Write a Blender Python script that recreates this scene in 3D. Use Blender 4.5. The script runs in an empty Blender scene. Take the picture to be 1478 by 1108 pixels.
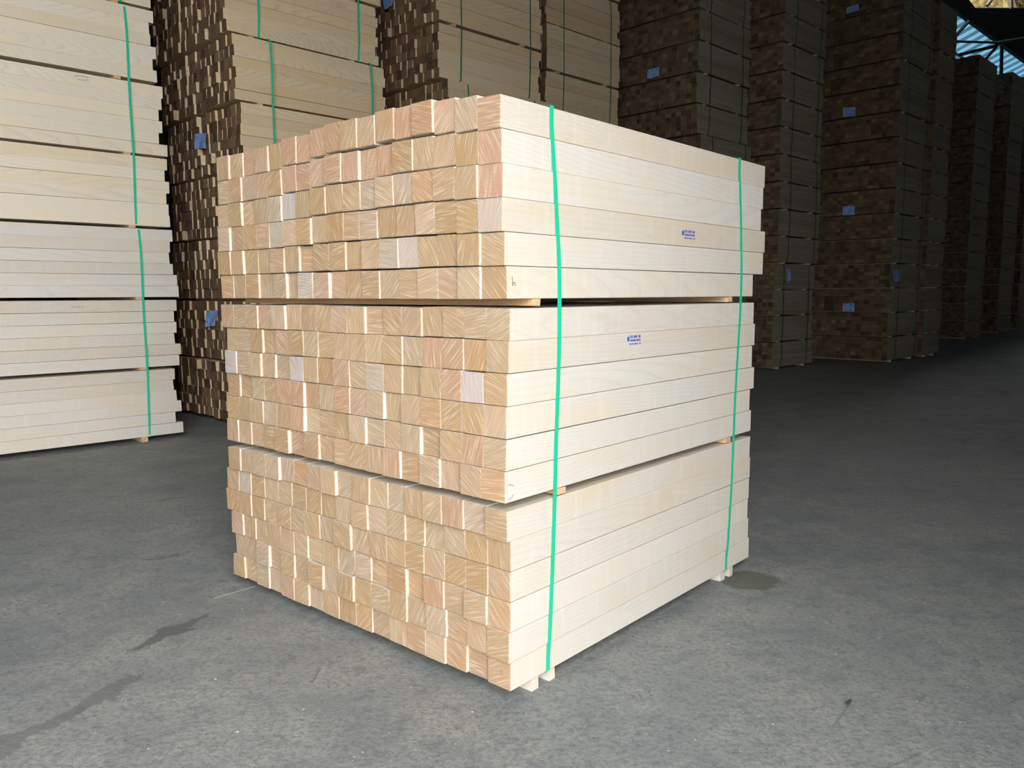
import bpy, bmesh, math, random
from mathutils import Vector, Matrix
random.seed(11)
S = bpy.context.scene
COL = S.collection
# ------------------------------------------------------------------ camera
F, PITCH, ROLL, H = 1156.96, 0.1125, -0.0031, 1.195
cam = bpy.data.cameras.new('camera'); cam.sensor_width = 36; cam.lens = F / 1478 * 36
cam.clip_end = 300
co = bpy.data.objects.new('camera', cam); COL.objects.link(co)
co.matrix_world = Matrix.Translation((0, 0, H)) @ Matrix.Rotation(math.pi / 2 - PITCH, 4, 'X') @ Matrix.Rotation(ROLL, 4, 'Z')
S.camera = co
# ------------------------------------------------------------------ daylight, exposure
WORLD = 12.6
S.view_settings.view_transform = 'Standard'; S.view_settings.look = 'None'
S.view_settings.gamma = 1; S.view_settings.use_curve_mapping = False
S.view_settings.exposure = 0.0
w = bpy.data.worlds.new('daylight'); S.world = w; w.use_nodes = True
bg = w.node_tree.nodes['Background']; bg.inputs[0].default_value = (0.93, 0.965, 1.0, 1); bg.inputs[1].default_value = WORLD
AX = 0.797                                    # heading of the long side of the shed
VH = Vector((math.sin(AX), math.cos(AX), 0)); NH = Vector((math.cos(AX), -math.sin(AX), 0))
def pv(v, n, z): return VH * v + NH * n + Vector((0, 0, z))
DOOR_V, GABLE_V, SIDE_N, DOOR_H, BACK_N = .6, -4.6, 1.7, 5.6, -9.0
def portal(a, b, z0, z1):
    """daylight comes in through an open bay: a sampling portal for the sky, it gives no light of its own"""
    l = bpy.data.lights.new('daylight_portal', 'AREA'); l.shape = 'RECTANGLE'; l.cycles.is_portal = True
    d = b - a; l.size = d.length; l.size_y = z1 - z0
    o = bpy.data.objects.new('daylight_portal', l); COL.objects.link(o)
    x = d.normalized(); y = Vector((0, 0, 1)); z = x.cross(y)
    o.matrix_world = Matrix((x, y, z)).transposed().to_4x4(); o.location = (a + b) / 2 + Vector((0, 0, (z0 + z1) / 2))
portal(pv(GABLE_V, SIDE_N, 0), pv(DOOR_V, SIDE_N, 0), 0, DOOR_H)

# ------------------------------------------------------------------ helpers
def tag(o, label=None, cat=None, group=None, kind=None):
    if label: o['label'] = label
    if cat: o['category'] = cat
    if group: o['group'] = group
    if kind: o['kind'] = kind
    return o
def link(name, data, parent=None, mw=None):
    o = bpy.data.objects.new(name, data); COL.objects.link(o)
    if parent is not None: o.parent = parent
    if mw is not None: o.matrix_basis = mw
    return o
def mesh(name, vs, fs, mats, mi=None):
    m = bpy.data.meshes.new(name); m.from_pydata([tuple(p) for p in vs], [], fs)
    for k in mats: m.materials.append(k)
    if mi: m.polygons.foreach_set('material_index', mi)
    m.update(); return m
BOXF = [(0, 3, 2, 1), (4, 5, 6, 7), (0, 1, 5, 4), (1, 2, 6, 5), (2, 3, 7, 6), (3, 0, 4, 7)]
class MB:
    def __init__(s): s.v = []; s.f = []; s.mi = []
    def box8(s, pts, mis=(0,) * 6):
        b = len(s.v); s.v += list(pts); s.f += [tuple(b + i for i in f) for f in BOXF]; s.mi += list(mis)
    def box(s, x0, x1, y0, y1, z0, z1, mis=(0,) * 6, j=0):
        r = lambda: random.uniform(-j, j)
        s.box8([Vector((x + r(), y + r(), z + r())) for z in (z0, z1) for x, y in ((x0, y0), (x1, y0), (x1, y1), (x0, y1))], mis)
    def slab(s, a, b, t, z0, z1):
        """upright slab from a to b, thickness t"""
        d = (b - a).normalized(); n = Vector((-d.y, d.x, 0)) * t / 2
        s.box8([p + q + Vector((0, 0, z)) for z in (z0, z1) for p, q in ((a, -n), (b, -n), (b, n), (a, n))])
    def bar(s, a, b, r, k=6):
        d = (b - a).normalized(); u = d.orthogonal().normalized(); w_ = d.cross(u); i = len(s.v)
        for p in (a, b):
            for q in range(k):
                t = 2 * math.pi * q / k; s.v.append(p + u * math.cos(t) * r + w_ * math.sin(t) * r)
        for q in range(k): s.f.append((i + q, i + (q + 1) % k, i + k + (q + 1) % k, i + k + q)); s.mi.append(0)
        s.f += [tuple(range(i + k - 1, i - 1, -1)), tuple(range(i + k, i + 2 * k))]; s.mi += [0, 0]
    def done(s, name, mats, parent=None, mw=None):
        return link(name, mesh(name, s.v, s.f, mats, s.mi), parent, mw)
# pixel of the photograph -> ray
def ray(x, y):
    dx, dy = x - 739, y - 554
    a = (dx * math.cos(ROLL) + dy * math.sin(ROLL)) / F; b = (-dx * math.sin(ROLL) + dy * math.cos(ROLL)) / F
    return Vector((a, math.cos(PITCH) - b * math.sin(PITCH), -math.sin(PITCH) - b * math.cos(PITCH)))
CAMP = Vector((0, 0, H))
def hit(x, y, p0, nrm):
    d = ray(x, y); return CAMP + d * ((p0 - CAMP).dot(nrm) / d.dot(nrm))

# ------------------------------------------------------------------ materials
class NT:
    def __init__(s, name):
        s.m = bpy.data.materials.new(name); s.m.use_nodes = True; s.t = s.m.node_tree; s.b = s.t.nodes['Principled BSDF']
    def n(s, ty, **kw):
        k = s.t.nodes.new('ShaderNode' + ty)
        for a, v in kw.items(): setattr(k, a, v)
        return k
    def put(s, sock, v):
        if isinstance(v, (int, float)): sock.default_value = v
        elif isinstance(v, tuple): sock.default_value = v + ((1,) if len(v) == 3 and sock.type == 'RGBA' else ())
        else: s.t.links.new(v, sock)
    def M(s, op, a, b=0, c=0):
        k = s.n('Math', operation=op); s.put(k.inputs[0], a); s.put(k.inputs[1], b); s.put(k.inputs[2], c); return k.outputs[0]
    def V(s, op, a, b=(0, 0, 0)):
        k = s.n('VectorMath', operation=op); s.put(k.inputs[0], a)
        if op == 'SCALE': s.put(k.inputs[3], b)
        else: s.put(k.inputs[1], b)
        return k.outputs[1] if op in ('LENGTH', 'DISTANCE') else k.outputs[0]
    def xyz(s, x, y, z):
        k = s.n('CombineXYZ'); s.put(k.inputs[0], x); s.put(k.inputs[1], y); s.put(k.inputs[2], z); return k.outputs[0]
    def sep(s, v):
        k = s.n('SeparateXYZ'); s.put(k.inputs[0], v); return k.outputs
    def noise(s, v, sc, det=2, rough=.5, col=False, dist=0):
        k = s.n('TexNoise'); s.put(k.inputs['Vector'], v); k.inputs['Scale'].default_value = sc; k.inputs['Detail'].default_value = det
        k.inputs['Roughness'].default_value = rough; k.inputs['Distortion'].default_value = dist
        return k.outputs['Color' if col else 'Fac']
    def ramp(s, f, stops, interp='LINEAR'):
        k = s.n('ValToRGB'); s.put(k.inputs[0], f); r = k.color_ramp; r.interpolation = interp
        while len(r.elements) < len(stops): r.elements.new(.5)
        for e, (p, c) in zip(r.elements, stops): e.position = p; e.color = (c, c, c, 1) if isinstance(c, (int, float)) else c + (1,)
        return k.outputs[0]
    def mix(s, f, a, b, mode='MIX'):
        k = s.n('MixRGB', blend_type=mode); s.put(k.inputs[0], f); s.put(k.inputs[1], a); s.put(k.inputs[2], b); return k.outputs[0]
    def mapr(s, v, a, b, c, d):
        k = s.n('MapRange'); s.put(k.inputs[0], v); k.inputs[1].default_value = a; k.inputs[2].default_value = b
        k.inputs[3].default_value = c; k.inputs[4].default_value = d; return k.outputs[0]
    def bump(s, h, st, d):
        k = s.n('Bump'); s.put(k.inputs['Height'], h); k.inputs['Strength'].default_value = st; k.inputs['Distance'].default_value = d
        s.t.links.new(k.outputs[0], s.b.inputs['Normal'])
    def fin(s, col, rough=.6, spec=.3):
        s.put(s.b.inputs['Base Color'], col); s.put(s.b.inputs['Roughness'], rough); s.b.inputs['Specular IOR Level'].default_value = spec; return s.m
def plain(name, c, rough=.6, metal=0, spec=.3):
    q = NT(name); q.fin(c, rough, spec); q.b.inputs['Metallic'].default_value = metal; return q.m

def wood(name, end, pal, ringc, streakc=None, contrast=.5):
    """solid-texture timber: growth rings round a pith that lies somewhere off each piece"""
    q = NT(name)
    P = q.n('TexCoord').outputs['Object']; oi = q.n('ObjectInfo'); geo = q.n('NewGeometry')
    R = q.M('FRACT', q.M('ADD', oi.outputs['Random'], q.M('MULTIPLY', geo.outputs['Random Per Island'], 7.31)))
    wn = q.n('TexWhiteNoise', noise_dimensions='1D'); q.put(wn.inputs['W'], q.M('MULTIPLY', R, 91.7)); rc = q.sep(wn.outputs['Color'])
    wn2 = q.n('TexWhiteNoise', noise_dimensions='1D'); q.put(wn2.inputs['W'], q.M('MULTIPLY_ADD', R, 57.3, 3.3)); rd = q.sep(wn2.outputs['Color'])
    off = q.xyz(q.M('MULTIPLY', q.M('SUBTRACT', rc[0], .5), .26), q.M('MULTIPLY', rc[1], 20), q.M('MULTIPLY', q.M('SUBTRACT', rc[2], .5), .26))
    px = q.sep(P)
    tilt = q.M('MULTIPLY', q.M('SUBTRACT', rd[0], .5), .10 if end else .26)
    P1 = q.V('ADD', q.V('ADD', P, off), q.xyz(q.M('MULTIPLY', px[1], tilt), 0, 0))
    wv = q.noise(q.V('MULTIPLY', P1, (5., 1.1, 5.)), 1, 2, .5, True)
    P2 = q.V('ADD', P1, q.V('MULTIPLY', q.V('SUBTRACT', wv, (.5, .5, .5)), (.055, 0, .055) if end else (.075, 0, .075)))
    p2 = q.sep(P2); rad = q.V('LENGTH', q.xyz(p2[0], 0, p2[2]))
    freq = q.mapr(rd[1], 0, 1, *((95, 210) if end else (38, 120)))
    fr = q.M('FRACT', q.M('MULTIPLY', rad, freq))
    ring = q.ramp(fr, [(0, 0.), (.6, .15), (.9, 1.), (1., 0.)] if end else [(0, .25), (.35, 0.), (.80, .35), (.93, 1.), (1., .25)])
    base = q.ramp(R, [(k / (len(pal)), c) for k, c in enumerate(pal)], 'LINEAR')
    big = q.noise(q.V('MULTIPLY', P1, (9, 1.6, 9)), 1, 3)
    if end:
        base = q.mix(1, base, oi.outputs['Color'], 'MULTIPLY')
        ang = q.M('MULTIPLY', rd[2], 3.1416); ca = q.M('COSINE', ang); sa = q.M('SINE', ang)
        xx = q.M('SUBTRACT', q.M('MULTIPLY', px[0], ca), q.M('MULTIPLY', px[2], sa)); zz = q.M('ADD', q.M('MULTIPLY', px[0], sa), q.M('MULTIPLY', px[2], ca))
        st = q.noise(q.xyz(q.M('MULTIPLY', xx, 240), q.M('ADD', q.M('MULTIPLY', zz, 11), q.M('MULTIPLY', R, 50)), 0), 1, 2, .6, dist=.35)
        c = q.mix(q.M('MULTIPLY', ring, contrast * .9), base, ringc)
        c = q.mix(q.mapr(st, .50, .72, 0, .60 * contrast + .10), c, streakc)
        c = q.mix(q.mapr(st, .46, .28, 0, .6 * contrast + .1), c, ringc)
        c = q.mix(q.mapr(big, .35, .7, 0, .45), c, q.mix(1, base, (1.12, .93, .78), 'MULTIPLY'))
        q.bump(st, .35, .002); return q.fin(c, .75, .2)
    fib = q.noise(q.V('MULTIPLY', P1, (330, 5, 330)), 1, 2, .6)
    c = q.mix(q.M('MULTIPLY', ring, contrast), base, ringc)
    c = q.mix(q.mapr(fib, .35, .7, 0, .25), c, streakc)
    c = q.mix(q.mapr(big, .45, .70, 0, .7), c, q.mix(1, base, (1.04, .95, .79), 'MULTIPLY'))
    cross = q.noise(q.V('MULTIPLY', P1, (3, 34, 3)), 1, 1)
    c = q.mix(q.mapr(cross, .55, .75, 0, .16), c, streakc)
    q.bump(q.M('ADD', fib, q.M('MULTIPLY', ring, .3)), .12, .001); return q.fin(c, .6, .25)
m_side = wood('pale_long_grain', False, [(.63, .56, .46), (.675, .62, .545), (.60, .525, .42), (.645, .59, .51)], (.50, .38, .27), (.76, .72, .66), .30)
m_aside = wood('cream_long_grain', False, [(.76, .66, .51), (.78, .70, .57), (.73, .615, .45), (.78, .69, .55)], (.52, .38, .25), (.80, .74, .63), .40)
m_bside = wood('tan_long_grain', False, [(.73, .57, .36), (.77, .63, .43), (.68, .50, .30), (.75, .59, .38), (.71, .52, .32)], (.42, .27, .15), (.76, .67, .52), .45)
m_gside = wood('dim_grey_long_grain', False, [(.27, .25, .185), (.32, .295, .22), (.23, .21, .155), (.29, .265, .195)], (.24, .20, .14), (.50, .48, .40), .45)  # own grey tone, plus the far columns' light falloff put into the colour
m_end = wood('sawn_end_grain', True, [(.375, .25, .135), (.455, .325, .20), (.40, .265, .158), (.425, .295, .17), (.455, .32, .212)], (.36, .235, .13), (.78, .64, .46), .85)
m_dend = wood('shaded_end_grain', True, [(.16, .10, .055), (.27, .175, .10), (.11, .068, .038), (.34, .225, .125), (.20, .125, .07), (.07, .045, .03), (.23, .145, .08)], (.06, .035, .02), (.42, .29, .17), .6)  # darker sawn ends: shade on the column ends is painted into the colour
m_fend = wood('far_shade_end_grain', True, [(.11, .075, .045), (.18, .122, .075), (.075, .05, .032), (.25, .18, .11), (.135, .09, .055), (.045, .033, .024), (.155, .105, .062)], (.05, .03, .016), (.36, .25, .14), .6)  # dimmer copy of the end grain above, far light falloff painted in
m_batten = wood('batten_wood', False, [(.60, .36, .19), (.66, .43, .25)], (.38, .2, .09), (.75, .55, .36), .5)
m_batten_end = plain('batten_end', (.66, .42, .25), .7)
def strap_mat():
    q = NT('green_strap'); P = q.n('TexCoord').outputs['Object']
    ck = q.noise(P, 600, 1); q.bump(ck, .2, .0005)
    return q.fin(q.mix(q.noise(P, 3, 2), (.01, .50, .26), (.025, .58, .33)), .32, .5)
m_strap = strap_mat()
m_strap2 = plain('shaded_green_strap', (.004, .22, .11), .4); m_strap3 = plain('deep_shade_green_strap', (.004, .045, .028), .5)  # same green strap darkened, painting in the dimmer light farther back
m_ink = plain('blue_ink', (.13, .17, .52), .6); m_ink2 = plain('blue_ink_logo', (.03, .16, .50), .6)
m_red = plain('pink_chalk', (.82, .12, .16), .7); m_pencil = plain('pencil', (.12, .1, .1), .7)
def tagmat():
    q = NT('blue_tag_paper'); P = q.n('TexCoord').outputs['Object']
    a = q.noise(P, 14, 3); b = q.noise(P, 60, 1)
    return q.fin(q.mix(q.mapr(b, .58, .66, 0, .7), q.mix(a, (.16, .33, .78), (.50, .66, .98)), (.03, .05, .16)), .35, .5)
m_tag = tagmat()
def floor_mat():
    q = NT('worn_concrete'); P = q.n('TexCoord').outputs['Object']
    big = q.noise(P, .55, 4, .6); mid = q.noise(q.V('MULTIPLY', P, (1, 1, 1)), 3.2, 5, .65); fine = q.noise(P, 60, 4, .75); gr = q.noise(P, 260, 2, .6)
    c = q.mix(q.mapr(big, .3, .7, 0, 1), (.19, .205, .21), (.30, .305, .285))
    c = q.mix(q.mapr(mid, .40, .66, 0, .85), c, (.35, .345, .305))
    c = q.mix(q.mapr(q.noise(P, 1.3, 3, .6), .55, .75, 0, .5), c, (.15, .165, .175))
    c = q.mix(q.mapr(fine, .45, .62, .0, .75), c, (.165, .168, .165))
    c = q.mix(q.mapr(gr, .58, .72, 0, .7), c, (.50, .49, .44))
    c = q.mix(q.mapr(q.noise(P, 130, 2, .7), .66, .74, 0, .8), c, (.06, .06, .06))
    c = q.mix(q.mapr(q.noise(P, 17, 4, .7), .50, .68, 0, .5), c, (.14, .145, .145))
    c = q.mix(q.mapr(q.noise(P, 9, 5, .75, dist=.6), .60, .72, 0, .5), c, (.42, .41, .37))
    # long scuffs and scratches
    for ang, sc, th in ((.5, 1.4, .665), (2.3, 1.1, .675)):
        x = q.sep(P); xr = q.M('ADD', q.M('MULTIPLY', x[0], math.cos(ang)), q.M('MULTIPLY', x[1], math.sin(ang)))
        yr = q.M('SUBTRACT', q.M('MULTIPLY', x[1], math.cos(ang)), q.M('MULTIPLY', x[0], math.sin(ang)))
        s_ = q.noise(q.xyz(q.M('MULTIPLY', xr, sc), q.M('MULTIPLY', yr, 26), 0), 1, 3, .6)
        c = q.mix(q.mapr(s_, th, th + .06, 0, .45), c, (.12, .12, .12))
    # damp patches: each a shape of its own on the slab
    wob = q.noise(P, 7, 4, .6, True); W = q.V('ADD', P, q.V('MULTIPLY', q.V('SUBTRACT', wob, (.5, .5, .5)), (.22, .22, 0)))
    for cx, cy, rx, ry, an, colr, st in ((.985, 3.225, .125, .105, 0, (.118, .113, .085), .85), (-1.22, 2.74, .16, .032, 1.1, (.10, .10, .098), .85),
                                         (-1.215, 2.31, .13, .035, 1.2, (.13, .13, .128), .6), (-1.33, 2.05, .22, .045, 1.15, (.125, .125, .125), .6),
                                         (-1.60, 3.56, .11, .018, .5, (.11, .115, .12), .6), (1.95, 2.6, .2, .08, .4, (.20, .225, .21), .5)):
        d = q.sep(q.V('SUBTRACT', W, (cx, cy, 0))); ca, sa = math.cos(an), math.sin(an)
        a = q.M('DIVIDE', q.M('ADD', q.M('MULTIPLY', d[0], ca), q.M('MULTIPLY', d[1], sa)), rx)
        b = q.M('DIVIDE', q.M('SUBTRACT', q.M('MULTIPLY', d[1], ca), q.M('MULTIPLY', d[0], sa)), ry)
        r = q.M('SQRT', q.M('ADD', q.M('MULTIPLY', a, a), q.M('MULTIPLY', b, b)))
        c = q.mix(q.mapr(r, 1.12, .92, 0, st), c, q.mix(q.mapr(fine, .3, .7, 0, .6), colr, (.17, .17, .15)))
    q.bump(q.M('ADD', q.M('MULTIPLY', mid, .6), q.M('ADD', fine, q.M('MULTIPLY', gr, .5))), .5, .006)
    return q.fin(c, .72, .3)
m_floor = floor_mat()
m_roof = plain('dark_roof_sheet', (.030, .032, .032), .7); m_wall = plain('dark_shed_wall', (.035, .037, .038), .85)
m_steel = plain('dark_steel', (.02, .02, .022), .6); m_pale = plain('pale_purlin', (.45, .52, .52), .5)
def blue_sheet(k=1):
    q = NT('translucent_blue_sheet'); t = q.n('BsdfTranslucent'); t.inputs[0].default_value = (.040 * k, .092 * k, .13 * k, 1)
    d = q.n('BsdfDiffuse'); d.inputs[0].default_value = (.06 * k, .10 * k, .13 * k, 1); mx = q.n('MixShader'); mx.inputs[0].default_value = .3
    q.t.links.new(t.outputs[0], mx.inputs[1]); q.t.links.new(d.outputs[0], mx.inputs[2])
    q.t.links.new(mx.outputs[0], q.t.nodes['Material Output'].inputs[0]); return q.m
m_blue = blue_sheet(); m_blue2 = blue_sheet(.35)

# ------------------------------------------------------------------ the shed
def struct(name, mb, mats): o = mb.done(name, mats); o['kind'] = 'structure'; return o
b = MB(); c4 = [pv(-30, -40, 0), pv(90, -40, 0), pv(90, 40, 0), pv(-30, 40, 0)]
b.v = c4; b.f = [(0, 3, 2, 1)]; b.mi = [0]
fo = struct('floor', b, [m_floor])
if fo.data.polygons[0].normal.z < 0: fo.data.flip_normals()
VE = 62
b = MB(); b.slab(pv(DOOR_V, SIDE_N, 0), pv(VE, SIDE_N, 0), .2, 0, 12); b.slab(pv(GABLE_V, SIDE_N, 0), pv(DOOR_V, SIDE_N, 0), .2, DOOR_H, 12); struct('wall_right', b, [m_wall])
b = MB(); b.slab(pv(GABLE_V, BACK_N, 0), pv(GABLE_V, SIDE_N, 0), .2, 0, 16.5); struct('wall_front', b, [m_wall])
b = MB(); b.slab(pv(VE, -16, 0), pv(VE, SIDE_N, 0), .2, 0, 18); struct('wall_back', b, [m_wall])
P0 = pv(0, BACK_N, 0)
def onback(x, y): return hit(x, y, P0, NH)
zl = onback(1420, 47).z                                             # the eave beam over the stacks
b = MB(); b.slab(pv(GABLE_V, BACK_N, 0), pv(20.5, BACK_N, 0), .2, 0, zl); zc = min(onback(1350, 86).z, onback(1478, 132).z) - .25
b.slab(pv(20.5, BACK_N, 0), pv(VE, BACK_N, 0), .2, 0, zc); struct('wall_left', b, [m_wall])
q0, q1, q2, q3, q4 = onback(1340, -40), onback(1393, -2), onback(1404, 12), onback(1500, 12), onback(1500, -60)
va = q0.dot(VH) - 30
def prism(pts, nrm, t):
    m = MB(); k = len(pts); m.v = [p - nrm * t / 2 for p in pts] + [p + nrm * t / 2 for p in pts]
    m.f = [tuple(range(k)), tuple(range(2 * k - 1, k - 1, -1))] + [(i, i + k, (i + 1) % k + k, (i + 1) % k) for i in range(k)]; m.mi = [0] * (k + 2); return m
e0, e1 = pv(GABLE_V, BACK_N, zl), pv(VE, BACK_N, zl)
top = 16
pts = [e0, e1, pv(VE, BACK_N, top), pv(q3.dot(VH), BACK_N, top), q3, q2, q1, pv(q1.dot(VH), BACK_N, top), pv(GABLE_V, BACK_N, top)]
struct('wall_left_upper', prism(pts, NH, .15), [m_wall])
b = MB(); N_ = 60                                                     # main roof, corrugated
for i in range(N_ + 1):
    v_ = GABLE_V - .5 + (VE - GABLE_V + 1) * i / N_
    b.v += [pv(v_, BACK_N - .3, 16.1 + .06 * (i % 2)), pv(v_, (BACK_N + SIDE_N) / 2, 17.2 + .06 * (i % 2)), pv(v_, SIDE_N + .3, 12.0 + .06 * (i % 2))]
for i in range(N_): b.f += [(3 * i, 3 * i + 1, 3 * i + 4, 3 * i + 3), (3 * i + 1, 3 * i + 2, 3 * i + 5, 3 * i + 4)]; b.mi += [0, 0]
struct('ceiling', b, [m_roof])
# lean-to roof of translucent sheets beyond the eave beam
b = MB(); v0, v1 = 20, VE; n_ = 264
for i in range(n_ + 1):
    v_ = v0 + (v1 - v0) * i / n_; dz = .07 * (i % 2)
    b.v += [pv(v_, BACK_N - .02, zl + .12 + dz), pv(v_ , BACK_N - 9, zl - 3.4 + dz)]
for i in range(n_): b.f.append((2 * i, 2 * i + 1, 2 * i + 3, 2 * i + 2)); b.mi.append(1 if i % 4 == 1 else 0)
struct('ceiling_lean_to', b, [m_blue, m_blue2])
b = MB(); b.slab(pv(20, BACK_N - 9, 0), pv(VE, BACK_N - 9, 0), .2, 0, zl - 3.4); b.slab(pv(20.2, BACK_N - 9, 0), pv(20.2, BACK_N, 0), .2, 0, zl - .2); struct('wall_lean_to', b, [m_wall])
b = MB()
for dn, dz, r in ((-.9, -.40, .05), (-4.5, -1.75, .05)): b.bar(pv(v0, BACK_N + dn, zl + dz - .05), pv(v1, BACK_N + dn, zl + dz - .05), r)
struct('trim_1', b, [m_pale])
b = MB(); PT = pv(0, BACK_N + .25, 0)
for (xa, ya, xb, yb, r) in ((1397.5, 31.6, 1350, 84, .055), (1345, 58.7, 1437, 61.5, .04), (1385, 79, 1439, 66, .055), (1408, 102, 1438, 68, .05), (1446, 66, 1445, 110, .06),
                            (1352, 60, 1376, 76, .035), (1437, 62, 1500, 52, .05), (1350, 52, 1350, -20, .09), (1460, 117, 1490, 110, .05), (1425, 8, 1440, -12, .05), (1460, 12, 1460, -15, .06), (1466, 131, 1484, 115, .045)):
    b.bar(hit(xa, ya, PT, NH), hit(xb, yb, PT, NH), r)
struct('trim_2', b, [m_steel])
# autumn tree outside, glimpsed over the wall
def tree():
    q = NT('dry_foliage'); P = q.n('TexCoord').outputs['Object']
    m = q.fin(q.mix(q.mapr(q.noise(P, 1.5, 4, .7), .35, .65, 0, 1), (.025, .016, .004), (.095, .07, .022)), .9, .1)
    t = link('foliage_tree', None); c = hit(1445, -6, pv(0, -22, 0), NH); t.location = (c.x, c.y, 0)
    tag(t, 'yellow-brown tree outside, glimpsed through the high gap above the dark wall', 'tree')
    mb = MB(); mb.bar(Vector((0, 0, 0)), Vector((.3, .2, c.z - 1)), .35, 10); mb.done('trunk', [plain('bark', (.08, .055, .035), .9)], t)
    bm = bmesh.new()
    for i in range(26):
        M_ = Matrix.Translation((random.uniform(-4, 4), random.uniform(-4, 4), c.z + random.uniform(-2, 3))) @ Matrix.Scale(random.uniform(1.2, 2.2), 4)
        bmesh.ops.create_icosphere(bm, subdivisions=3, radius=1, matrix=M_)
    for v in bm.verts: v.co += Vector([random.uniform(-.22, .22) for _ in range(3)])
    me = bpy.data.meshes.new('crown'); bm.to_mesh(me); me.materials.append(m); link('crown', me, t)
tree()

# ------------------------------------------------------------------ timber meshes
EIN = (0, 0, 1, 0, 1, 0)                       # BOXF faces that are sawn ends (y- and y+)
def timber_mesh(wd, ht, L, jit=.0008, bev=.0014, mats=None, yj=.0015):
    bm = bmesh.new(); r = lambda a=jit: random.uniform(-a, a)
    vs = [bm.verts.new((x + r(), y + r(yj), z + r())) for z in (.0, ht) for x, y in ((-wd / 2, 0), (wd / 2, 0), (wd / 2, L), (-wd / 2, L))]
    fs = [bm.faces.new([vs[i] for i in f]) for f in BOXF]
    for f, e in zip(fs, EIN): f.material_index = e
    if bev:
        bmesh.ops.bevel(bm, geom=list(bm.edges), offset=bev, segments=1, affect='EDGES', material=0)
    bm.normal_update()
    for f in bm.faces:
        if abs(f.normal.y) > .3: f.material_index = 1
    me = bpy.data.meshes.new('square_timber'); bm.to_mesh(me); bm.free()
    for k in (mats or [m_side, m_end]): me.materials.append(k)
    return me

# ------------------------------------------------------------------ the strapped stack in front
YAW, RS, Z0, GAP = 0.7195, 0.09054, 0.045, 0.0241
C = Vector((-.0118, 2.2077, 0)); fv = Vector((math.sin(YAW), math.cos(YAW), 0)); fn = Vector((math.cos(YAW), -math.sin(YAW), 0))
FM = Matrix.Translation(C) @ Matrix.Rotation(-YAW, 4, 'Z')           # x: out of the long side, y: along the timbers
E_ = [-.0246, -.0264, -.0298, -.0338, -.0302, -.0249, -.011, -.0167, -.0192, -.0217, -.0215, -.0263, -.018, -.0017, -.0001, -.0004, -.0034, .0079]
F_ = [1.6346, 1.6073, 1.5805, 1.6195, 1.5988, 1.5037, 1.5184, 1.5406, 1.524, 1.5529, 1.5234, 1.5424, 1.5424, 1.5509, 1.5498, 1.5488, 1.5634, 1.588]
W_ = [1.5021, 1.5128, 1.5308, 1.5142, 1.5248, 1.5252, 1.541, 1.5184, 1.5147, 1.5119, 1.5181, 1.5143, 1.5048, 1.5457, 1.5583, 1.5174, 1.5087, 1.5209]
O_ = [0, .006, .011, .014, .018, .02, .02, .018, .016, .014, .012, .012, .011, .010, .009, .007, .005, 0]
def rowz(i): k = 17 - i; return Z0 + k * RS + (k // 6) * GAP
ORD = 'first second third fourth fifth sixth seventh eighth ninth tenth eleventh twelfth thirteenth fourteenth fifteenth sixteenth seventeenth eighteenth'.split()
TINT = {'pinkish': (1.05, .99, 1.08), 'rosy': (1.06, .93, 1.02), 'tan': (1, 1, 1), 'golden': (1.0, .99, .90), 'greyish': (1.0, 1.08, 1.22), 'chalky': (1.15, 1.45, 2.15), 'orange-tan': (1.06, .96, .88), 'pale': (1.12, 1.18, 1.28)}
bump1 = [0, .008, .019, .026, .027, .030, .024, .025, .028, .024, .014, .016, .006, .003, .004, .001, 0]   # swell of the top row, by column
rosy = {(0, c): 'rosy' for c in (4, 8, 9, 10, 11, 14)}
rosy.update({(0, 2): 'pinkish', (0, 3): 'rosy', (0, 13): 'pinkish', (0, 16): 'pinkish', (1, 0): 'rosy', (1, 5): 'rosy', (1, 6): 'pinkish', (1, 7): 'rosy', (1, 8): 'rosy', (1, 9): 'pinkish', (1, 10): 'rosy', (1, 11): 'pinkish', (1, 15): 'rosy', (2, 0): 'rosy',
             (2, 11): 'chalky', (2, 10): 'greyish', (3, 0): 'chalky', (3, 12): 'chalky', (3, 14): 'orange-tan', (2, 14): 'orange-tan', (4, 4): 'chalky', (4, 5): 'chalky', (4, 15): 'golden', (4, 16): 'golden', (3, 1): 'golden', (3, 2): 'golden',
             (4, 10): 'orange-tan', (5, 5): 'greyish', (5, 10): 'chalky', (5, 11): 'greyish', (5, 12): 'greyish', (5, 16): 'orange-tan', (2, 8): 'golden', (2, 7): 'golden',
             (8, 11): 'chalky', (8, 1): 'chalky', (8, 6): 'chalky', (8, 8): 'pinkish', (8, 2): 'rosy', (7, 3): 'rosy', (7, 2): 'pinkish', (9, 8): 'rosy', (9, 10): 'rosy', (9, 11): 'rosy', (9, 12): 'rosy', (8, 16): 'chalky',
             (11, 4): 'golden', (11, 7): 'golden', (11, 3): 'greyish', (11, 0): 'orange-tan', (10, 0): 'greyish', (9, 9): 'greyish', (13, 15): 'chalky', (14, 11): 'greyish', (15, 3): 'rosy', (13, 13): 'pale', (12, 9): 'pale'})
stack_timber = {}
GRP = 'square timbers in the strapped stack'
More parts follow.
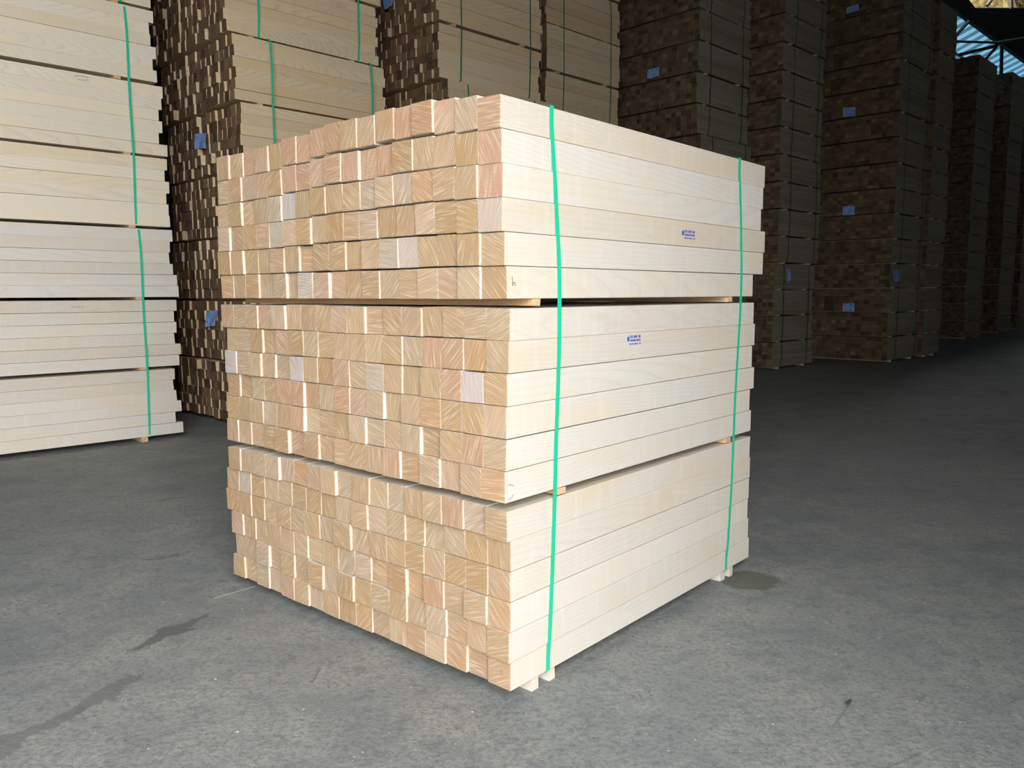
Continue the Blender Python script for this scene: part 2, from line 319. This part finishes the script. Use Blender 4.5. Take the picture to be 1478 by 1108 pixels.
for i in range(18):
    bun = ('upper', 'middle', 'lower')[i // 6]; ri = i % 6
    ws = [random.uniform(.955, 1.045) for _ in range(17)]
    if i in (0, 6): ws = [random.uniform(.97, 1.03) for _ in range(17)]
    k_ = W_[i] / sum(ws); x = O_[i]
    for c in range(17):
        wd = ws[c] * k_
        lift = bump1[c] * (1, .62, .42, .28, .15, 0)[ri] if i < 6 else 0
        if i >= 6: lift = .0025 * max(0, math.sin(c * .7 + i * .9 + (i // 6))) * (5 - ri) / 5
        nxt = bump1[c] * (1, .62, .42, .28, .15, 0)[ri + 1] if i < 5 else 0
        z = rowz(i) + lift; ht = RS - random.choice((.0012, .0014, .0018, .003))
        if i < 6: ht = min(RS + .010, ht + max(0, lift - nxt) * .0) - 0
        if i < 5 and lift - nxt > .004: ht += 0; z -= min(lift - nxt, .006) * .5; ht += .002
        y0 = E_[i] if c == 0 else E_[i] * max(.25, 1 - c * .07) + random.choice((-1, 1, 1)) * random.random() ** 3 * .010 + random.uniform(-.002, .002)
        if 0 < c and random.random() < .10: y0 -= random.uniform(.003, .008)
        y1 = F_[i] if c == 0 else F_[i] - random.uniform(0, .03)
        me = timber_mesh(wd - .0024, ht, y1 - y0)
        o = link('square_timber', me, None, FM @ Matrix.Translation((x - wd / 2, y0, z)) @ Matrix.Rotation(random.uniform(-.004, .004) if c else 0, 4, 'Y'))
        x -= wd
        t = rosy.get((i, c)) or random.choices(('tan', 'golden', 'pinkish', 'greyish', 'pale', 'orange-tan'), ((5, 2, 2, 2, 2, 1) if i < 12 else (6, 1, 1, 3, 2, 1)))[0]
        o.color = TINT[t] + (1,)
        if c == 0: lab = 'pale square timber at the near corner, %s row from the top of the %s bundle' % (ORD[ri], bun)
        elif c == 16: lab = '%s timber end farthest from the corner, %s row down, %s bundle' % (t, ORD[ri], bun)
        else: lab = '%s sawn timber end, %s row down the %s bundle, %s from the near corner' % (t, ORD[ri], bun, ORD[c])
        tag(o, lab, 'timber', GRP, 'thing'); stack_timber[(i, c)] = (o, y0, y1, ht, wd)

# ink stamps and hand marks
def stamp(parent, x, y, z, wdt, hgt, logo=True, name='ink_stamp'):
    """blurred three-line stamp with a drop-shaped sign, on a face looking along +x"""
    mb = MB(); rr = random.Random(5)
    def q(a, b_, c_, d, mi): mb.box(x, x + .0004, y + a, y + b_, z + c_, z + d, (mi,) * 6)
    if logo:
        n = 8
        for k in range(n):
            t0 = k / n; hw = math.sin(math.pi * min(1, t0 * .75 + .2)) * .085 * wdt
            q(.09 * wdt - hw, .09 * wdt + hw, hgt * (.9 - t0 * .5) - hgt * .06, hgt * (.9 - t0 * .5), 1)
    for ln, (za, zb, x0) in enumerate(((.72, .98, .2), (.40, .60, .22), (.08, .22, .18))):
        p = x0 * wdt
        while p < .97 * wdt:
            w2 = rr.uniform(.025, .05) * wdt
            if rr.random() > .13:
                q(p, p + w2 * .38, za * hgt, zb * hgt, 0); 
                q(p, p + w2 * .85, (zb - .06) * hgt if rr.random() > .5 else (za + .02) * hgt, (zb if rr.random() > .5 else zb - .02) * hgt, 0)
            p += w2
    return tag(mb.done(name, [m_ink, m_ink2], parent), 'small blue ink stamp')
def side_hit(x, y): return hit(x, y, C, fn)
for (i, px, py) in ((3, 984, 345), (7, 905, 500)):
    o, y0, y1, ht, wd = stack_timber[(i, 0)]; p = FM.inverted() @ hit(px, py, C + fn * O_[i], fn)
    stamp(o, wd / 2 - .0004, p.y - y0, p.z - rowz(i) , .098 if i == 3 else .085, .034)
def scribble(parent, pts, mat, name, r=.0012):
    mb = MB()
    for a, c in zip(pts, pts[1:]): mb.bar(Vector(a), Vector(c), r, 5)
    return mb.done(name, [mat], parent)
o, y0, y1, ht, wd = stack_timber[(11, 0)]
X = wd / 2
tag(scribble(o, [(X, .036, .046), (X, .020, .052), (X, .013, .050)], m_red, 'chalk_mark', .0009), 'pink chalk mark')
tag(scribble(o, [(X, .034, .020), (X, .026, .012), (X, .014, .010)], m_red, 'chalk_mark', .0009), 'pink chalk mark')
o, y0, y1, ht, wd = stack_timber[(5, 0)]
tag(scribble(o, [(wd / 2, .022, .060), (wd / 2, .024, .035), (wd / 2, .028, .046), (wd / 2, .034, .044), (wd / 2, .036, .034)], m_pencil, 'pencil_mark', .0007), 'small pencil mark')
for (i, c, a, z_) in ((17, 0, .01, .05), (16, 3, .0, .05), (17, 3, .01, .06), (14, 14, -.03, .05), (13, 15, .04, .02), (16, 2, 0, .03), (15, 12, -.04, .05)):
    o, y0, y1, ht, wd = stack_timber[(i, c)]; y_ = -.0004
    tag(scribble(o, [(a - .006, y_, z_), (a + .004, y_, z_ + .006), (a, y_, z_ - .008), (a + .007, y_, z_ - .010)], m_red, 'chalk_mark', .0008), 'pink chalk mark')

# battens between the bundles and under the stack
def batten(y0, y1, z0, z1, x0, x1, label, pale=False):
    mb = MB(); mb.box(x1, x0, 0, y1 - y0, 0, z1 - z0, (0, 0, 0, 1, 0, 1), .001)
    o = mb.done('spacer_batten', [m_side if pale else m_batten, m_side if pale else m_batten_end], None, FM @ Matrix.Translation((0, y0, z0)))
    tag(o, label, 'batten', 'battens of the strapped stack', 'thing')
g1, g2 = rowz(12) + RS, rowz(6) + RS
batten(.085, .122, g2 + .004, g2 + GAP - .001, .016, -1.49, 'orange-brown batten between upper and middle bundle, at the near corner end')
batten(1.285, 1.325, g2 + .004, g2 + GAP - .001, .016, -1.49, 'orange-brown batten between upper and middle bundle, beside the farther strap')
batten(.213, .251, g1 + .003, g1 + GAP - .001, .012, -1.49, 'orange batten end under the middle bundle, behind the nearer strap')
batten(1.315, 1.355, g1 + .003, g1 + GAP - .001, .012, -1.49, 'orange batten end under the middle bundle, beside the farther strap')
batten(.115, .147, 0, Z0 - .0015, -.010, -1.46, 'whitish batten on the floor under the near corner of the stack', True)
batten(.20, .23, 0, Z0 - .0015, -.012, -1.46, 'whitish batten on the floor below the end of the nearer strap', True)
batten(1.345, 1.382, 0, Z0 - .0015, -.012, -1.46, 'whitish batten on the floor just before the farther strap', True)
batten(1.42, 1.448, 0, Z0 - .0015, -.008, -1.46, 'whitish batten on the floor just beyond the farther strap', True)

# plastic straps round the stack
def ribbon(pts, wd, t=.0012):
    """closed band: pts are (x, y, z) in the stack's frame, the width runs along y"""
    mb = MB(); n = len(pts); P_ = [Vector(p) for p in pts]; nor = []
    for k in range(n):
        d = P_[(k + 1) % n] - P_[k - 1]; nn = Vector((d.z, 0, -d.x)); nor.append(nn.normalized())
    for p, q in zip(P_, nor):
        for s_, o_ in ((-1, 0), (1, 0), (1, t), (-1, t)): mb.v.append(p + q * o_ + Vector((0, s_ * wd / 2, 0)))
    for k in range(n):
        a, b_ = 4 * k, 4 * ((k + 1) % n)
        for e in range(4): mb.f.append((a + e, a + (e + 1) % 4, b_ + (e + 1) % 4, b_ + e)); mb.mi.append(0)
    return mb
def front_strap(key, label):
    zs = sorted(key); 
    def yv(z):
        if z <= zs[0]: return key[zs[0]]
        for a, b_ in zip(zs, zs[1:]):
            if z <= b_: return key[a] + (key[b_] - key[a]) * (z - a) / (b_ - a)
        return key[zs[-1]]
    pts = []
    pts.append((-1.40, yv(2), rowz(0) + RS + .004))
    for k in range(14, -1, -1): pts.append((-.04 - k * .09, yv(2), rowz(0) + RS + bump1[min(16, k)] + .002))
    pts.append((.004, yv(2), rowz(0) + RS + .0015))
    for i in range(18): pts.append((O_[i] + .003, yv(rowz(i) + RS / 2), rowz(i) + RS / 2))
    pts.append((.0035, yv(.05), Z0 + .004)); pts.append((-.002, yv(.05), Z0 - .0028)); pts.append((-1.45, yv(.05), Z0 - .0028))
    pts.append((-1.56, yv(.05), Z0 + .05)); pts.append((-1.56, yv(2), rowz(0) + RS - .03))
    o = ribbon(pts, .0165).done('strapping_band', [m_strap], None, FM)
    tag(o, label, 'strap', 'green straps round the near stack', 'thing')
front_strap({.06: .178, .62: .196, .98: .205, 1.28: .203, 1.63: .189}, 'bright green plastic strap round the near stack, closer to the corner')
front_strap({.06: 1.364, .4: 1.375, .84: 1.380, 1.26: 1.391, 1.63: 1.386}, 'bright green plastic strap round the near stack, towards its far end')

# ------------------------------------------------------------------ the tall columns of bundles behind
VAR = {}
def variants(key, wd, ht, L, mats):
    if key not in VAR: VAR[key] = [timber_mesh(wd, ht, L, .0016, 0, mats, .003) for _ in range(7)]
    return VAR[key]
def mass_mesh(key, cells, pw, ph, L, mats):
    mb = MB()
    for (c, r) in cells:
        y0 = random.uniform(-.005, .005); x1 = -c * pw; w2 = pw - .0015 + 0 * random.random()
        mb.box(x1 - w2, x1, y0, L + random.uniform(-.03, .02), r * ph, r * ph + ph - random.uniform(.0008, .003), EIN, .001)
    return mesh('stacked_timbers', mb.v, mb.f, mats, mb.mi)
def bundle(cfg, k, seen):
    """one bundle of timbers: side pieces and visible ends are parts of their own"""
    N, yaw, L, bh = cfg['N'], cfg['yaw'], cfg['L'], cfg['bh']
    rows, cols = 6, cfg.get('cols', 17); pw = cfg.get('pw', .09); ph = (bh - .024) / rows
    dx, dy = cfg['off'].get(k, (0, 0)); dx += random.uniform(-.012, .012); dy += random.uniform(-.012, .012)
    M_ = Matrix.Translation(N) @ Matrix.Rotation(-yaw, 4, 'Z') @ Matrix.Translation((dx, dy, cfg['z0'] + k * bh))
    mats = cfg['mats']; rt = link('timber_bundle', None, None, M_)
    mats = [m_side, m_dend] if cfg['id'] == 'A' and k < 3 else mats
    vs = variants(cfg['id'] + mats[0].name, pw - .001, ph - .0012, L, mats)
    side = seen in ('side', 'all'); ends = seen == 'all'
    endc = cfg.get('endc', cols); gone = set()
    for r in range(rows):
        for c in range(cols):
            if not ((side and c == 0) or (ends and c < endc)): continue
            if ends and len(gone) >= 100: continue
            gone.add((c, r)); amp = cfg.get('amp', .016)
            y = random.choice((-1, 1)) * random.random() ** 2 * amp + (0 if random.random() > .08 else -amp * 1.2)
            if c == 0: y = random.uniform(-.016, .016)
            o = link('square_timber', random.choice(vs), rt, Matrix.Translation((-(c + .5) * pw + (random.uniform(-.005, .005) if c == 0 else 0), y, r * ph)))
            if c == 0: o.scale.y = 1 + random.uniform(-.012, .018)
            cfg.setdefault('first', {})[(k, c, r)] = o
    cells = [(c, r) for r in range(rows) for c in range(cols) if (c, r) not in gone]
    if cells:
        key = (cfg['id'], seen, len(cells), k % 3)
        if key not in VAR: VAR[key] = mass_mesh(key, cells, pw, ph, L, mats)
        o = link('stacked_timbers', VAR[key], rt); o['kind'] = 'stuff'
    bm_ = VAR.setdefault(('bat', cfg['id']), None)
    if bm_ is None:
        mb = MB(); mb.box(-cols * pw + .02, -.004, 0, .05, -.022 if k else -.022, 0, (0, 0, 0, 1, 0, 1)); bm_ = VAR[('bat', cfg['id'])] = mesh('spacer_batten', mb.v, mb.f, [m_bside, m_batten], mb.mi)
    hb = .022 if k else cfg['z0']
    for y in (.20, L - .30):
        o = link('spacer_batten', bm_, rt, Matrix.Translation((0, y, 0))); o.scale.z = hb / .022
    tag(rt, cfg['label'](k), 'timber bundle', cfg['group'], 'thing')
    cfg.setdefault('roots', {})[k] = (rt, M_)
    return rt
def bg_strap(cfg, k0, k1, label):
    N, yaw, L, bh = cfg['N'], cfg['yaw'], cfg['L'], cfg['bh']; W = cfg.get('cols', 17) * cfg.get('pw', .09)
    za, zb = cfg['z0'] + k0 * bh - .008, cfg['z0'] + k1 * bh - .0195
    for which, y in (('nearer', .295), ('farther', L - (.25 if cfg['id'] == 'A' else .21))):
        if cfg.get('only') and which not in cfg['only']: continue
        y += random.uniform(-.02, .02); rt, M_ = cfg['roots'][k0]
        pts = [(-W - .01, y, zb), (-.006, y, zb), (.012, y, zb - .02)]
        n = (k1 - k0) * 3
        for q in range(1, n): pts.append((.020 + .010 * math.sin(math.pi * q / n), y + .003 * math.sin(q * 1.3), zb + (za - zb) * q / n))
        pts += [(.012, y, za + .02), (-.006, y, za), (-W - .01, y, za), (-W - .03, y, za + .03), (-W - .03, y, zb - .03)]
        M2 = Matrix.Translation(N) @ Matrix.Rotation(-yaw, 4, 'Z')
        d = cfg['off'].get(k0, (0, 0)); M2 = M2 @ Matrix.Translation((d[0], d[1], 0))
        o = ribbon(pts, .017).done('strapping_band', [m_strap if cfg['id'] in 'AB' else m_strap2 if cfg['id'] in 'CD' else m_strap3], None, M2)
        tag(o, label % which, 'strap', 'green straps on the tall columns', 'thing')
LV = ['at the foot of'] + ['%s from the floor in' % ORD[i] for i in range(1, 18)]
def lab(s, what): return lambda k: ('%s, %s %s' % (what, LV[k], s))
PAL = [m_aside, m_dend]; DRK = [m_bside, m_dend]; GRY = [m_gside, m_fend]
A = dict(id='A', N=Vector((-3.94, 5.54, 0)), L=1.598, yaw=.798, bh=.566, z0=.043, mats=PAL, off={3: (0, -.02), 4: (0, -.03), 5: (0, -.06), 6: (0, -.05), 0: (0, .0)},
         label=lab('the palest column at the picture edge', 'pale bundle seen side-on'), group='bundles in the palest column', only=('farther',))
B = dict(id='B', N=Vector((-2.276, 6.968, 0)), L=1.525, yaw=.786, bh=.557, z0=.044, mats=DRK, off={5: (-.03, -.02), 6: (-.07, -.06), 7: (-.07, -.05), 3: (.02, 0)},
         label=lab('the column with two blue tags on dark ends', 'timber bundle'), group='bundles in the second column', amp=.02)
Cc = dict(id='C', N=Vector((-.745, 8.566, 0)), L=1.517, yaw=.795, bh=.563, z0=.041, mats=DRK, off={**{k: (.06, .06) for k in range(6)}}, endc=14,
          label=lab('the third column, overhanging', 'brown-ended bundle'), group='bundles in the third column', amp=.018)
D = dict(id='D', N=Vector((.429, 10.304, 0)), L=1.45, yaw=.794, bh=.561, z0=.04, mats=DRK, off={}, endc=0,
         label=lab('the column tight behind the overhanging one', 'dull bundle'), group='bundles in the fourth column')
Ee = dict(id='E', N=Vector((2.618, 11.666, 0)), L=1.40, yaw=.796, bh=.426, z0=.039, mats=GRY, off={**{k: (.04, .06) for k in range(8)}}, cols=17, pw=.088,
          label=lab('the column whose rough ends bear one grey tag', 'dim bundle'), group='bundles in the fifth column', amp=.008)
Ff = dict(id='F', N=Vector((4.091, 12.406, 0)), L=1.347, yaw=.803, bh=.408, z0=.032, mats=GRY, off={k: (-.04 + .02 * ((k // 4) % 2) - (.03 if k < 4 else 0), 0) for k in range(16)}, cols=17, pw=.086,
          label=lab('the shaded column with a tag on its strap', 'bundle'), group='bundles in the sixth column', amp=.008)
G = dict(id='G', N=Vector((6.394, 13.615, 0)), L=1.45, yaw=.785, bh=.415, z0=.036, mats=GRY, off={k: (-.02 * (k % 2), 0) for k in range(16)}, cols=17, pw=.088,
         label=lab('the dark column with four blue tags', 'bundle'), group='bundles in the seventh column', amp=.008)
def at_top(px, yw): return px
gd = Vector((math.sin(.785), math.cos(.785), 0)); gn = Vector((math.cos(.785), -math.sin(.785), 0))
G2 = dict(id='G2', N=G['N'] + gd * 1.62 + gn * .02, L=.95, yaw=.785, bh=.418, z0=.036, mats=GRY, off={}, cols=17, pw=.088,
          label=lab('the dark column right behind the four-tag one', 'shorter bundle'), group='bundles in the eighth column')
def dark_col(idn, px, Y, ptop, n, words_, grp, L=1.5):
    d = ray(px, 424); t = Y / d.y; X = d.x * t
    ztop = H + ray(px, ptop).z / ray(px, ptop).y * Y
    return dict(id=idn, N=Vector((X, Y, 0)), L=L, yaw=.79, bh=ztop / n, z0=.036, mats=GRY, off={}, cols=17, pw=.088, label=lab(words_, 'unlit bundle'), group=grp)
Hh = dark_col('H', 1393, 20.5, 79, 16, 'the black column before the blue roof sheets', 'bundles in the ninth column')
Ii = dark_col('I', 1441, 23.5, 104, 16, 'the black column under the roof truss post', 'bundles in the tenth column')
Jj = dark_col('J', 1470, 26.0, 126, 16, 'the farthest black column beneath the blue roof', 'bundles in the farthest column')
for cfg, ks in ((A, [(k, 'side') for k in range(8)]),
                (B, [(k, 'all') for k in range(8)]),
                (Cc, [(k, 'mass') for k in range(5)] + [(k, 'all') for k in range(5, 9)]),
                (D, [(k, 'mass') for k in range(6)] + [(k, 'side') for k in range(6, 10)]),
                (Ee, [(k, 'mass') for k in range(7)] + [(k, 'all') for k in range(7, 14)]),
                (Ff, [(k, 'side') for k in range(15)]), (G, [(k, 'side') for k in range(15)]), (G2, [(k, 'mass') for k in range(15)]),
                (Hh, [(k, 'mass') for k in range(16)]), (Ii, [(k, 'mass') for k in range(16)]), (Jj, [(k, 'mass') for k in range(16)])):
    for k, s_ in ks: bundle(cfg, k, s_)
for cfg, packs in ((A, ((0, 3), (3, 6), (6, 8))), (B, ((3, 6), (6, 8))), (Cc, ((3, 6), (6, 9))), (D, ((6, 9),)), (Ee, ((4, 8), (8, 12), (12, 14))), (Ff, ((0, 4), (4, 8), (8, 12), (12, 15))), (G, ((0, 4), (4, 8), (8, 12), (12, 15)))):
    nm = {'A': 'palest column', 'B': 'two-tag column', 'C': 'overhanging column', 'D': 'fourth column', 'E': 'rough-ended column', 'F': 'shaded column', 'G': 'four-tag column'}[cfg['id']]
    for j, (a, b_) in enumerate(packs):
        bg_strap(cfg, a, b_, 'green strap over bundles %s to %s above the floor, %s, ' % (ORD[a], ORD[b_ - 1], nm) + '%s end')
# stamps on the pale column
for k, r in ((4, 5), (1, 5)):
    o = A['first'][(k, 0, r)]; px = 105 if k == 4 else 97
    p = A['roots'][k][1].inverted() @ hit(px, 105 if k == 4 else 440, A['N'], Vector((math.cos(.798), -math.sin(.798), 0)))
    stamp(o, .0447, p.y, .035, .10, .034)
# blue tags
def tagpaper(cfg, k, pxs, face, label, out):
    rt, M_ = cfg['roots'][k]; yaw = cfg['yaw']
    v_ = Vector((math.sin(yaw), math.cos(yaw), 0)); n_ = Vector((math.cos(yaw), -math.sin(yaw), 0))
    p0, nn = (cfg['N'] - v_ * out, v_) if face == 'end' else (cfg['N'] + n_ * out, n_)
    off = M_.translation - cfg['N']; off.z = 0; p0 = p0 + off
    pts = [M_.inverted() @ hit(x, y, p0, nn) for x, y in pxs]
    mb = MB(); g = 6
    for jj in range(g + 1):
        for ii in range(g + 1):
            a = pts[0].lerp(pts[1], ii / g); b_ = pts[3].lerp(pts[2], ii / g); p = a.lerp(b_, jj / g)
            w_ = .008 * math.sin(ii * 1.1 + jj * .5) * (jj / g)
            mb.v.append(p + (Vector((0, -1, 0)) if face == 'end' else Vector((1, 0, 0))) * (w_ + .004))
    for jj in range(g):
        for ii in range(g): a = jj * (g + 1) + ii; mb.f.append((a, a + 1, a + g + 2, a + g + 1)); mb.mi.append(0)
    o = mb.done('paper_tag', [m_tag], rt); s = o.modifiers.new('thick', 'SOLIDIFY'); s.thickness = .0006
    tag(o, label)
def bx(x, y, w_, h_, s=0): return [(x - w_, y - h_ + s), (x + w_, y - h_ - s), (x + w_, y + h_ - s), (x - w_, y + h_ + s)]
tagpaper(B, 4, bx(290, 203.5, 8, 11, .5), 'end', 'crumpled blue tag', .03)
tagpaper(B, 1, [(299, 450), (315, 447), (311, 470), (297, 472)], 'end', 'bright blue tag', .03)
tagpaper(Cc, 7, [(553, 0), (572, -8), (566, 8), (556, 14)], 'end', 'blue tag hanging from the bundle', .05)
tagpaper(Ee, 9, [(935, 101), (952, 96.5), (951.5, 110), (934.5, 114)], 'end', 'grey-blue tag', .035)
tagpaper(G, 12, [(1222, 11), (1240, 5), (1240, 15), (1222, 20)], 'end', 'blue tag', .02)
tagpaper(G, 9, bx(1226, 161.5, 9, 6.5, .5), 'end', 'blue tag', .02)
tagpaper(G, 5, bx(1225, 304, 8.5, 6.5, .3), 'end', 'blue tag', .02)
tagpaper(G, 2, bx(1225, 443.5, 8.5, 6, 0), 'end', 'blue tag', .02)
tagpaper(G, 3, [(1288, 390), (1299, 389), (1299, 405), (1289, 407)], 'side', 'blue tag folded round the corner', .03)
tagpaper(Ff, 3, [(1134, 388), (1140, 388), (1141, 405), (1135, 407)], 'side', 'blue tag folded over the strap', .03)

# ------------------------------------------------------------------ litter on the floor
def gp(x, y): return hit(x, y, Vector((0, 0, 0)), Vector((0, 0, 1)))
for (xa, ya, xb, yb, r, lb) in ((308, 864, 368, 847, .003, 'thin grey splinter of wood lying by the far bottom corner of the stack'),
                                (462, 965, 458 - 8, 1012 - 25, .002, 'short dark splinter on the floor in front of the stack ends'),
                                (1222, 1017, 1228, 1012, .004, 'dark little scrap on the open floor beyond the stack'),
                                (1203, 1050, 1228, 1015, .0012, 'fine pale sliver lying on the floor beside the open side')):
    a, b_ = gp(xa, ya), gp(xb, yb); mb = MB(); mb.bar(Vector((0, 0, r)), (b_ - a) + Vector((0, 0, r)), r, 6)
    o = mb.done('wood_splinter', [plain('old_splinter', (.20, .19, .17) if r != .004 else (.05, .05, .05), .8)], None, Matrix.Translation(a)); tag(o, lb, 'splinter', None, 'thing')
mb = MB(); cnt = 0
while cnt < 700:
    x = random.uniform(0, 1478); y = random.uniform(600, 1107); p = gp(x, y)
    q = FM.inverted() @ p
    if -1.6 < q.x < .03 and -.03 < q.y < 1.65: continue
    cnt += 1; s = random.uniform(.0007, .0022) * (1.6 if random.random() < .05 else 1); a = random.uniform(0, 3.14); d = Vector((math.cos(a), math.sin(a), 0)); e = Vector((-d.y, d.x, 0)) * random.uniform(.3, .8)
    mi = 1 if random.random() < .45 else 0
    mb.box8([p + d * s * i + e * s * j + Vector((0, 0, k * s * .5)) for k in (0, 1) for i, j in ((-1, -1), (1, -1), (1, 1), (-1, 1))], (mi,) * 6)
o = mb.done('sawdust_litter', [plain('pale_chip', (.48, .45, .38), .8), plain('dark_chip', (.05, .05, .05), .8)]); tag(o, 'scattered tiny wood chips and grit on the concrete floor', 'litter', None, 'stuff')
